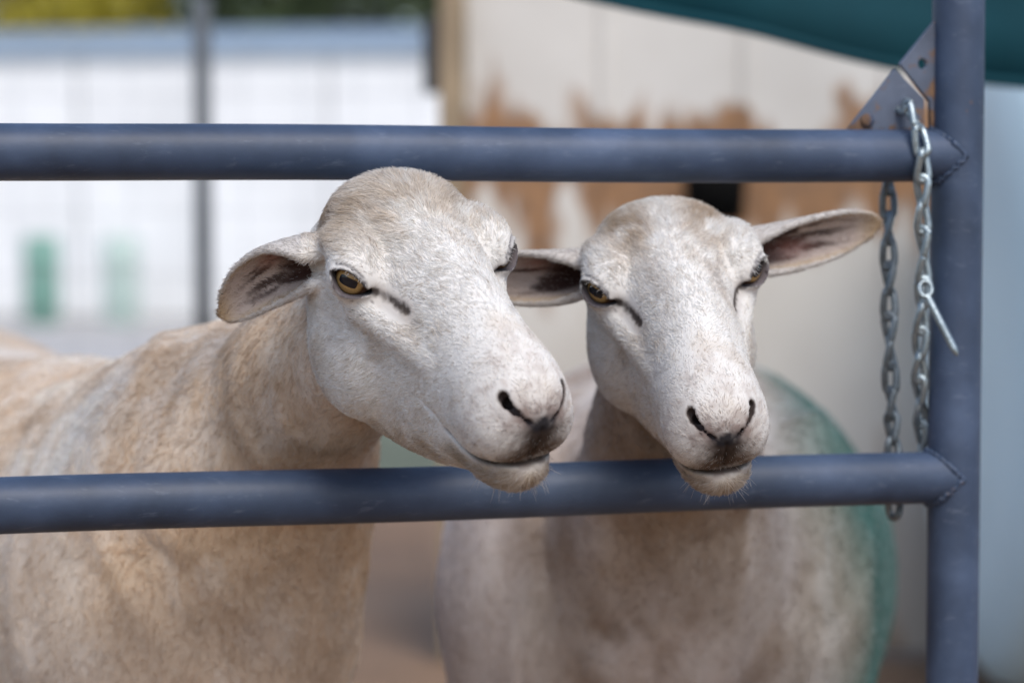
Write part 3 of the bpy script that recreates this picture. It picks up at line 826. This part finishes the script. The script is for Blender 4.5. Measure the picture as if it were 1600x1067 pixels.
# bucket
bk = empty('bucket', tuple(at(1117, 350, 4.38))); tag(bk, 'small black bucket hung on the rust-stained metal wall', 'bucket')
c0 = at(1117, 346, 4.38); BLK = simple('black_rubber', (.006, .006, .006), .9, spec=.05)
mb = MB(); mb.tube([c0, c0 + np.array([0, 0, .12])], [.052, .060], 28); pail = mb.build('pail', BLK, bk)
mb = MB(); mb.tube([c0 + np.array([math.cos(a) * .063, math.sin(a) * .063, 0.118]) for a in np.linspace(0, 2 * math.pi, 29)[:-1]], .006, 8, closed=True); mb.build('rim', BLK, pail)
mb = MB(); mb.tube([c0 + np.array([math.cos(a) * .062, .03 * math.sin(a), 0.118 - math.sin(a) * .05]) for a in np.linspace(0, math.pi, 17)], .003, 6); mb.build('handle', BLK, pail)

# ---- pale blue tank to the right
tk = empty('water_tank', (1.25, 4.0, 0)); tag(tk, 'pale blue rounded water tank beyond the gate post', 'tank')
TKM = simple('pale_blue_plastic', (.66, .86, .95), .45, .06, 2)
mb = MB(); xs_ = [.735, .74, .755, .785, .825, 2.0, 2.04, 2.06]; rs_ = [.02, .40, .50, .545, .56, .56, .5, .02]
mb.tube([(x, 3.95, .62) for x in xs_], rs_, 64); mb.build('shell', TKM, tk)
for x in (.95, 1.7):
    mb = MB(); mb.tube([(x, 3.95 + .563 * math.cos(a), .62 + .563 * math.sin(a)) for a in np.linspace(0, 2 * math.pi, 49)[:-1]], .012, 8, closed=True); mb.build('band', SEAM, tk)
    mb = MB(); mb.box((x - .04, 3.6, 0), (x + .04, 4.3, .13)); bevel(mb.build('cradle', OLDT, tk, False), .006)

# ---- teal shade cloth
def cloth():
    m, t, b = nodes('teal_shade_cloth'); co = nd(t, 'ShaderNodeTexCoord').outputs['Object']
    n = noise(t, 4, 4, co); c = ramp(t, [(.3, (.002, .032, .044)), (.7, (.003, .045, .06))], n.outputs[0]).outputs[0]
    t.links.new(c, b.inputs['Base Color']); b.inputs['Roughness'].default_value = .8; b.inputs['Specular IOR Level'].default_value = .2
    wv = nd(t, 'ShaderNodeTexWave'); wv.inputs['Scale'].default_value = 120; t.links.new(co, wv.inputs[0]); bump(t, b, wv.outputs[1], .1, .002)
    return m
aw = empty('shade_cloth', (.7, 2.65, 0)); tag(aw, 'dark teal shade cloth hanging across the top right corner', 'shade cloth')
edge = spline([780, 930, 1130, 1380, 1600, 2100, 2700], [-48, -4, 38, 98, 131, 170, 180])
nx, nz = 60, 12; V = []; F = []
for i in range(nx):
    px = 780 + (2700 - 780) * i / (nx - 1); e = at(px, float(np.interp(px, *edge)), 2.62)
    for j in range(nz):
        k = j / (nz - 1); zz = e[2] * (1 - k) + 1.70 * k
        V.append((e[0], e[1] + .25 * k + .004 * math.sin(i * .9) * (1 - k) + .012 * math.sin(i * .37 + k * 3), zz))
for i in range(nx - 1):
    for j in range(nz - 1): F.append((i*nz + j, (i+1)*nz + j, (i+1)*nz + j + 1, i*nz + j + 1))
o = link('cloth', mesh('cloth', V, F), cloth(), aw); sd_ = o.modifiers.new('s', 'SOLIDIFY'); sd_.thickness = .003
mb = MB(); mb.tube([V[i * nz] for i in range(nx)], .006, 8); mb.build('hem', o.data.materials[0], o)
GALV = simple('galvanised_pipe', (.30, .32, .34), .5, .15, 8, .6)
mb = MB(); mb.tube([(-.1, 2.87, 1.71), (1.45, 2.87, 1.71)], .02, 16); mb.build('top_pole', GALV, aw)
mb = MB(); mb.tube([(1.45, 2.87, 0), (1.45, 2.87, 1.75)], .02, 16); mb.build('upright_pole', GALV, aw)
mb = MB(); mb.tube([(-.09, 2.87, 1.71), (-.11, 4.5, 2.0)], .02, 16); mb.build('brace_pole', GALV, aw)

# ---- wire fence on the left with its grey post
fe = empty('wire_fence', (-.64, 5.0, 0)); tag(fe, 'wire fence with a grey steel post at the left', 'fence')
for px in (318, -560):
    p = at(px, 322, 5.0); mb = MB(); mb.tube([(p[0], 5.0, 0), (p[0], 5.0, 1.28)], .019, 16); mb.build('post', simple('grey_steel', (.08, .09, .10), .5, .15, 8), fe)
for zz in (.12, .27, .42, .57, .70, .83, .95, 1.07, 1.2):
    mb = MB(); mb.tube([(-1.9, 5.0, zz), (-.16, 5.0, zz + .01)], .0009, 6); mb.build('wire', GALV, fe)
for k in range(15):
    x = -1.85 + k * .118
    mb = MB(); mb.tube([(x, 5.005, .1), (x, 5.005, 1.2)], .0008, 6); mb.build('wire', GALV, fe)

# ---- low white building far left, trees behind
bd = empty('building', (-2.3, 18.3, 0)); tag(bd, 'long low white building with blue-grey roof at the far left', 'building')
WHT = simple('white_cladding', (.72, .73, .74), .6, .12, 1.1)
ang = math.radians(-8); BM = Matrix.Translation((-2.25, 18.0, 0)) @ Matrix.Rotation(ang, 4, 'Z')
for k in range(-3, 5):
    if k == 4: continue
    mb = MB(); mb.box((-1.95 + k * .95 + .01, 0, .02), (-1.95 + (k + 1) * .95 - .01, .08, 1.96), BM); bevel(mb.build('panel', WHT, bd, False), .01)
mb = MB(); mb.box((-4.78, .09, 0), (1.83, 4.5, 1.94), BM); mb.build('core', simple('pale_board', (.55, .54, .52)), bd, False)
mb = MB(); v_ = [BM @ Vector(p) for p in ((-5.1, -.06, 1.95), (2.0, -.06, 1.95), (2.0, 4.8, 2.42), (-5.1, 4.8, 2.42), (-5.1, -.06, 2.05), (2.0, -.06, 2.05), (2.0, 4.8, 2.52), (-5.1, 4.8, 2.52))]
mb.add(v_, [(0,3,2,1),(4,5,6,7),(0,1,5,4),(1,2,6,5),(2,3,7,6),(3,0,4,7)])
bevel(mb.build('roof', simple('blue_grey_roof', (.25, .32, .40), .45, .1, 2), bd, False), .02)
GRN = simple('green_plastic', (.15, .29, .24), .5); GRN2 = simple('pale_green_plastic', (.40, .50, .46), .5)
for i, (px, lab) in enumerate(((66, 'darker green drum nearest the left edge, before the white building'), (190, 'paler green drum nearer the fence post, before the white building'))):
    p = at(px, 500, 17.4); p[2] = 0
    dr = empty('drum', tuple(p)); tag(dr, lab, 'drum', 'green drums by the white building')
    mb = MB(); mb.tube([(p[0], p[1], z) for z in (0, .02, .2, .22, .24, .42, .44, .46, .60, .62)], [.12, .13, .13, .14, .13, .13, .14, .13, .13, .11], 24); br = mb.build('barrel', (GRN, GRN2)[i], dr)
    mb = MB(); mb.tube([(p[0], p[1], .615), (p[0], p[1], .64)], .115, 24); mb.build('lid', (GRN, GRN2)[i], br)
def tree(x, y, h, cr, lab, tint):
    t_ = empty('tree', (x, y, 0)); tag(t_, lab, 'tree', 'trees behind the white building')
    rg = np.random.default_rng(int(abs(x) * 100))
    mb = MB(); mb.tube([(x, y, 0), (x + .05, y, h * .3), (x - .05, y + .05, h * .6), (x, y, h * .85)], [.16, .13, .09, .03], 10)
    for k in range(7):
        a = k * 2.4; z0 = h * (.3 + .07 * k); mb.tube([(x, y, z0), (x + math.cos(a) * cr * .4, y + math.sin(a) * cr * .4, z0 + .4), (x + math.cos(a) * cr * .8, y + math.sin(a) * cr * .8, z0 + .6)], [.05, .035, .012], 6)
    mb.build('trunk', simple('bark', (.12, .09, .07), .9) if 'bark' not in bpy.data.materials else bpy.data.materials['bark'], t_)
    cl = rg.normal(0, 1, (26, 3)); cl /= np.linalg.norm(cl, axis=1)[:, None]; cl *= (rg.random((26, 1)) ** .4)
    cl = cl * np.array([cr, cr, h * .33]) + np.array([x, y, h * .68])
    n = 3600; ctr = cl[rg.integers(0, 26, n)] + rg.normal(0, .28, (n, 3))
    a1 = rg.normal(0, 1, (n, 3)); a1 /= np.linalg.norm(a1, axis=1)[:, None]; a2 = np.cross(a1, rg.normal(0, 1, (n, 3))); a2 /= np.linalg.norm(a2, axis=1)[:, None]
    L = .11; vv = np.stack([ctr - a1 * L, ctr + a2 * L * .5, ctr + a1 * L, ctr - a2 * L * .5], 1).reshape(-1, 3)
    me = mesh('crown', vv, [(4*i, 4*i+1, 4*i+2, 4*i+3) for i in range(n)])
    link('crown', me, simple('leaves_' + str(len(bpy.data.materials)), tint, .7, .4, 1.2), t_, False)
tree(-5.4, 26, 4.6, 1.6, 'yellow-green tree at the top left corner behind the roof', (.32, .27, .02))
tree(-3.2, 27, 4.2, 1.6, 'darker green tree behind the middle of the white building', (.05, .075, .03))
tree(-1.0, 27, 4.4, 1.6, 'green tree behind the timber-post end of the white building', (.06, .085, .035))

# ------------------------------------------------------------------ the gate
GX = np.array([.325, 1.77]); GL = np.array([-.338, 1.595]); gu = (GL - GX) / np.linalg.norm(GL - GX)      # along the rails, away from the post
gn = np.array([gu[1], -gu[0]]); gn = gn if gn[1] < 0 else -gn                                            # towards the camera
def gp(u, n, z): return np.array([GX[0] + gu[0] * u + gn[0] * n, GX[1] + gu[1] * u + gn[1] * n, z])
ZT, ZB, RR_ = .886, .6515, .0190
gate = empty('gate', tuple(gp(0, 0, 0))); tag(gate, 'blue-grey painted steel tube gate the sheep lean through', 'gate')
STEEL = painted_steel('blue_grey_paint', (.037, .058, .104), .785)
WORN = painted_steel('worn_paint', (.065, .082, .12), .68)
def rust_attr(o, fn):
    me = o.data; a = me.attributes.new('rust', 'FLOAT', 'POINT')
    a.data.foreach_set('value', [float(fn(np.array(v.co))) for v in me.vertices])
rails = []
for zz in (ZT, ZB):
    mb = MB(); us = np.concatenate([np.linspace(0, .10, 22), np.linspace(.12, 1.75, 60)])
    mb.tube([gp(u, .0008 * math.sin(u * 9), zz + .0006 * math.sin(u * 13 + zz * 9)) for u in us], RR_, 48)
    o = mb.build('rail', STEEL, gate); rails.append(o)
    rust_attr(o, lambda c: math.exp(-max(0, np.linalg.norm(c[:2] - GX) - .02) / .022) * .42)
mb = MB(); mb.tube([gp(0, 0, z) for z in np.linspace(0, 1.42, 160)], RR_ * 1.005, 48); o = mb.build('post', STEEL, gate)
rust_attr(o, lambda c: max(math.exp(-abs(c[2] - ZT - .035) / .06), .7 * math.exp(-abs(c[2] - ZB) / .035)) * .42 + .10)
mb = MB(); mb.tube([gp(1.75, 0, z) for z in (0, .7, 1.42)], RR_ * 1.005, 32); mb.build('post', STEEL, gate)
for zz, rl in zip((ZT, ZB), rails):
    pts = []; rr_ = []
    for k in range(96):
        a = 2 * math.pi * k / 96; q = RR_ * 1.03
        jt = .0007 * math.sin(k * 1.7 + zz * 40) + .0005 * math.sin(k * 4.1)
        pts.append(gp(q * abs(math.cos(a)) + .0012 + jt, q * math.sin(a) - .0004, zz + q * math.cos(a) + jt))
        rr_.append(.0012 + .0008 * max(0, math.sin(k * .55 + 2 * math.sin(k * .23 + zz * 30))) + .0005 * rng.random())
    mb = MB(); mb.tube(pts, rr_, 10, closed=True); o = mb.build('weld', STEEL, rl); rust_attr(o, lambda c: .22 + .40 * rng.random())
# gusset: two plates with a slot between them
def gq(px, py): return ((1496 - px) * .000484, ZT + (245 - py) * .0004685)
def plate(poly, hole=None, name='gusset'):
    import bmesh
    bm = bmesh.new(); loops = [poly] + ([hole] if hole else [])
    edges = []
    for lp in loops:
        vs = [bm.verts.new(tuple(gp(u, -.0012, z))) for u, z in lp]
        edges += [bm.edges.new((vs[i], vs[(i + 1) % len(vs)])) for i in range(len(vs))]
    bmesh.ops.triangle_fill(bm, use_beauty=True, edges=edges)
    bmesh.ops.subdivide_edges(bm, edges=bm.edges[:], cuts=3, use_grid_fill=True)
    bmesh.ops.recalc_face_normals(bm, faces=bm.faces)
    me = bpy.data.meshes.new(name); bm.to_mesh(me); bm.free()
    o = link(name, me, WORN, gate, False); m_ = o.modifiers.new('s', 'SOLIDIFY'); m_.thickness = .005; m_.offset = 0
    return o
hp = gq(1437, 102); hole = [(hp[0] + .0036 * math.cos(a), hp[1] + .0040 * math.sin(a)) for a in np.linspace(0, 2 * math.pi, 17)[:-1]]
o = plate([gq(*p) for p in ((1401, 103), (1466, 24), (1468, 24), (1468, 214), (1452, 214), (1450, 160))], hole)
rust_attr(o, lambda c: .40 * math.exp(-abs((c[:2] - GX) @ gu - .014) / .006) + .25 * math.exp(-abs(c[2] - ZT - .02) / .02) + .24)
bevel(o, .0008, 2)
o = plate([gq(*p) for p in ((1316, 207), (1393, 111), (1440, 156), (1441, 210), (1316, 210))])
rust_attr(o, lambda c: .50 * math.exp(-abs(c[2] - ZT - .018) / .005) + .24); bevel(o, .0008, 2); lower_plate = o
b0 = gq(1348, 190); mb = MB(); mb.tube([gp(b0[0], .000, b0[1]), gp(b0[0], .0030, b0[1]), gp(b0[0], .0042, b0[1])], [.0050, .0050, .0032], 18)
o = mb.build('rivet', STEEL, lower_plate); rust_attr(o, lambda c: .7)

# ------------------------------------------------------------------ chains
ZINC = simple('zinc_chain', (.30, .36, .39), .38, .25, 60, .75, .2, 300)
def link_mesh():
    A, Bq, r = .0066, .0043, .0027; pts = []          # straight half length, bend radius, wire radius
    n = 44
    for k in range(n):
        s_ = k / n * (4 * A + 2 * math.pi * Bq)
        if s_ < 2 * A: p = (Bq, -A + s_)
        elif s_ < 2 * A + math.pi * Bq: a = (s_ - 2 * A) / Bq; p = (Bq * math.cos(a), A + Bq * math.sin(a))
        elif s_ < 4 * A + math.pi * Bq: p = (-Bq, A - (s_ - 2 * A - math.pi * Bq))
        else: a = (s_ - 4 * A - math.pi * Bq) / Bq; p = (-Bq * math.cos(a), -A - Bq * math.sin(a))
        tw = p[1] / (A + Bq) * math.radians(38)       # the twist of machine chain
        pts.append((p[0] * math.cos(tw), p[0] * math.sin(tw), p[1]))
    mb = MB(); mb.tube(pts, r, 10, closed=True); return mesh('link', mb.v, mb.f)
LINK = link_mesh(); LINK.materials.append(ZINC); LINK.polygons.foreach_set('use_smooth', [True] * len(LINK.polygons))
DULL = simple('dull_chain', (.17, .20, .22), .45, .3, 60, .7, .2, 300)
LINK2 = LINK.copy(); LINK2.materials.clear(); LINK2.materials.append(DULL)
def chain(label, path, a0, twist, me=None):
    P = np.array([at(*p) for p in path]); L = np.concatenate([[0], np.cumsum(np.linalg.norm(np.diff(P, axis=0), axis=1))])
    sp = [spline(L, P[:, i], 400) for i in range(3)]
    top = empty('chain', tuple(P[0])); tag(top, label, 'chain', 'chains on the gate'); pitch = .0186; n = int(L[-1] / pitch)
    for i in range(n + 1):
        s_ = i * pitch; c = Vector([float(np.interp(s_, *q)) for q in sp]); c2 = Vector([float(np.interp(s_ + .004, *q)) for q in sp])
        t = (c2 - c).normalized() if (c2 - c).length > 1e-6 else Vector((0, 0, -1))
        o = bpy.data.objects.new('link', me or LINK); C.objects.link(o)
        M = Matrix.Translation(c) @ t.to_track_quat('Z', 'Y').to_matrix().to_4x4() @ Matrix.Rotation(a0 + i * twist + .12 * math.sin(i * 2.3), 4, 'Z')
        o.parent = top; o.matrix_parent_inverse = Matrix.Translation(-Vector(top.location)); o.matrix_basis = M
    return top
fc = chain('bright steel chain draped over the front of the top rail, with a pin', [(1408, 165, 1.752), (1418, 170, 1.742), (1433, 200, 1.735), (1441, 240, 1.733), (1441, 300, 1.738), (1443, 400, 1.748),
      (1441, 480, 1.757), (1437, 590, 1.772), (1441, 690, 1.792), (1441, 745, 1.795)], .7, math.radians(90))
mb = MB(); a_, b_ = at(1446, 458, 1.738), at(1496, 556, 1.728)
mb.tube([a_ * (1 - k) + b_ * k for k in (0, .03, .1, .5, .88, .95, 1)], [.001, .0026, .0029, .0029, .0027, .0020, .0006], 14); pin = mb.build('pin', ZINC, fc)
mb = MB(); mb.tube([a_ + np.array([math.cos(t) * .0045, .002 * math.sin(t), math.sin(t) * .0055 + .003]) for t in np.linspace(0, 2 * math.pi, 25)[:-1]], .0016, 8, closed=True); mb.build('pin_ring', ZINC, pin)
chain('dull steel chain hanging straight behind both rails', [(1388, 240, 1.80), (1388, 330, 1.798), (1389, 450, 1.798), (1391, 580, 1.80), (1395, 690, 1.802), (1397, 760, 1.80), (1397, 818, 1.797)], .1, math.radians(90), LINK2)


earsL = [make_ear((5.0, -6.0, .9), wdir(RL, (-.90, .22, -.12)), wdir(RL, (-.25, -.80, -.50)), 7.6, sag=wdir(RL, (.9, 0, -3.3)), wide=1.12),
         make_ear((-5.4, -6.3, -.2), (-.6, -.8, -.35), (0, .9, 0), 8.0)]
earsR = [make_ear((5.6, -6.0, .3), (1, -.10, -.02), (.1, .95, .05), 9.2, wide=1.1),
         make_ear((-5.6, -6.0, .3), (-1, -.10, -.03), (0, .93, -.03), 12.0, wide=1.06)]

varL = dict(base=(.80, .725, .64), tan=(.71, .55, .40), brown=(.52, .38, .26), amt=.8, streak=True, hair=.52, flow=(-.25, .15, -1))
def necklow(P, n, c):
    # greyer and browner low on the chest, brown behind the jaw
    k = sstep(.66 - P[:, 2], 0, .14) * sstep(fbm(P + 5, 10, 3), .38, .6); c = mixv(c, k * .45, (.52, .42, .34))
    j = np.exp(-((P - at(500, 560, 1.72)) ** 2).sum(1) / .006); return mixv(c, np.clip(j * .6, 0, .5), (.38, .27, .19))
varL['extra'] = necklow
def teal(P, n, c):
    # brown bib, pale shoulder, and teal along one flank, fading towards the rear
    m = fbm(P * np.array([1, 1, .5]) + 3, 9, 3)
    k = np.exp(-((P[:, 0] - .135) / .115) ** 2) * sstep(2.12 - P[:, 1], 0, .12) * sstep(m, .28, .55); c = mixv(c, k * .7, (.30, .23, .175))
    k = sstep(.03 - P[:, 0], 0, .06); c = mixv(c, k * .6, (.78, .74, .75))
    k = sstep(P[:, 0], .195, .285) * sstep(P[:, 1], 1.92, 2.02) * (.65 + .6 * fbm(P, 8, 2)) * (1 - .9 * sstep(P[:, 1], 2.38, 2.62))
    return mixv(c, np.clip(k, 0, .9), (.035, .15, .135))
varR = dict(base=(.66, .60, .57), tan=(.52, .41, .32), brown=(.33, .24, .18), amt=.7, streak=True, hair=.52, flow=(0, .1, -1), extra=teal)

frontL = lambda P: ((P[:, 1] < 2.25) & (P[:, 2] > .40)).astype(F32)
frontR = lambda P: ((P[:, 1] < 2.35) & (P[:, 2] > .40)).astype(F32)
make_sheep('sheep', 'white-faced cream sheep turned three-quarters, its head pushed out through the gate rails', RL, TL, SL, earsL, body_left,
        varL, dict(two_patches=False, poll=.45, tear=.03), ((-1.25, 1.35, -.01), (.15, 3.2, 1.02)), (-.28, 2.2), int(130000), int(190000), frontL)
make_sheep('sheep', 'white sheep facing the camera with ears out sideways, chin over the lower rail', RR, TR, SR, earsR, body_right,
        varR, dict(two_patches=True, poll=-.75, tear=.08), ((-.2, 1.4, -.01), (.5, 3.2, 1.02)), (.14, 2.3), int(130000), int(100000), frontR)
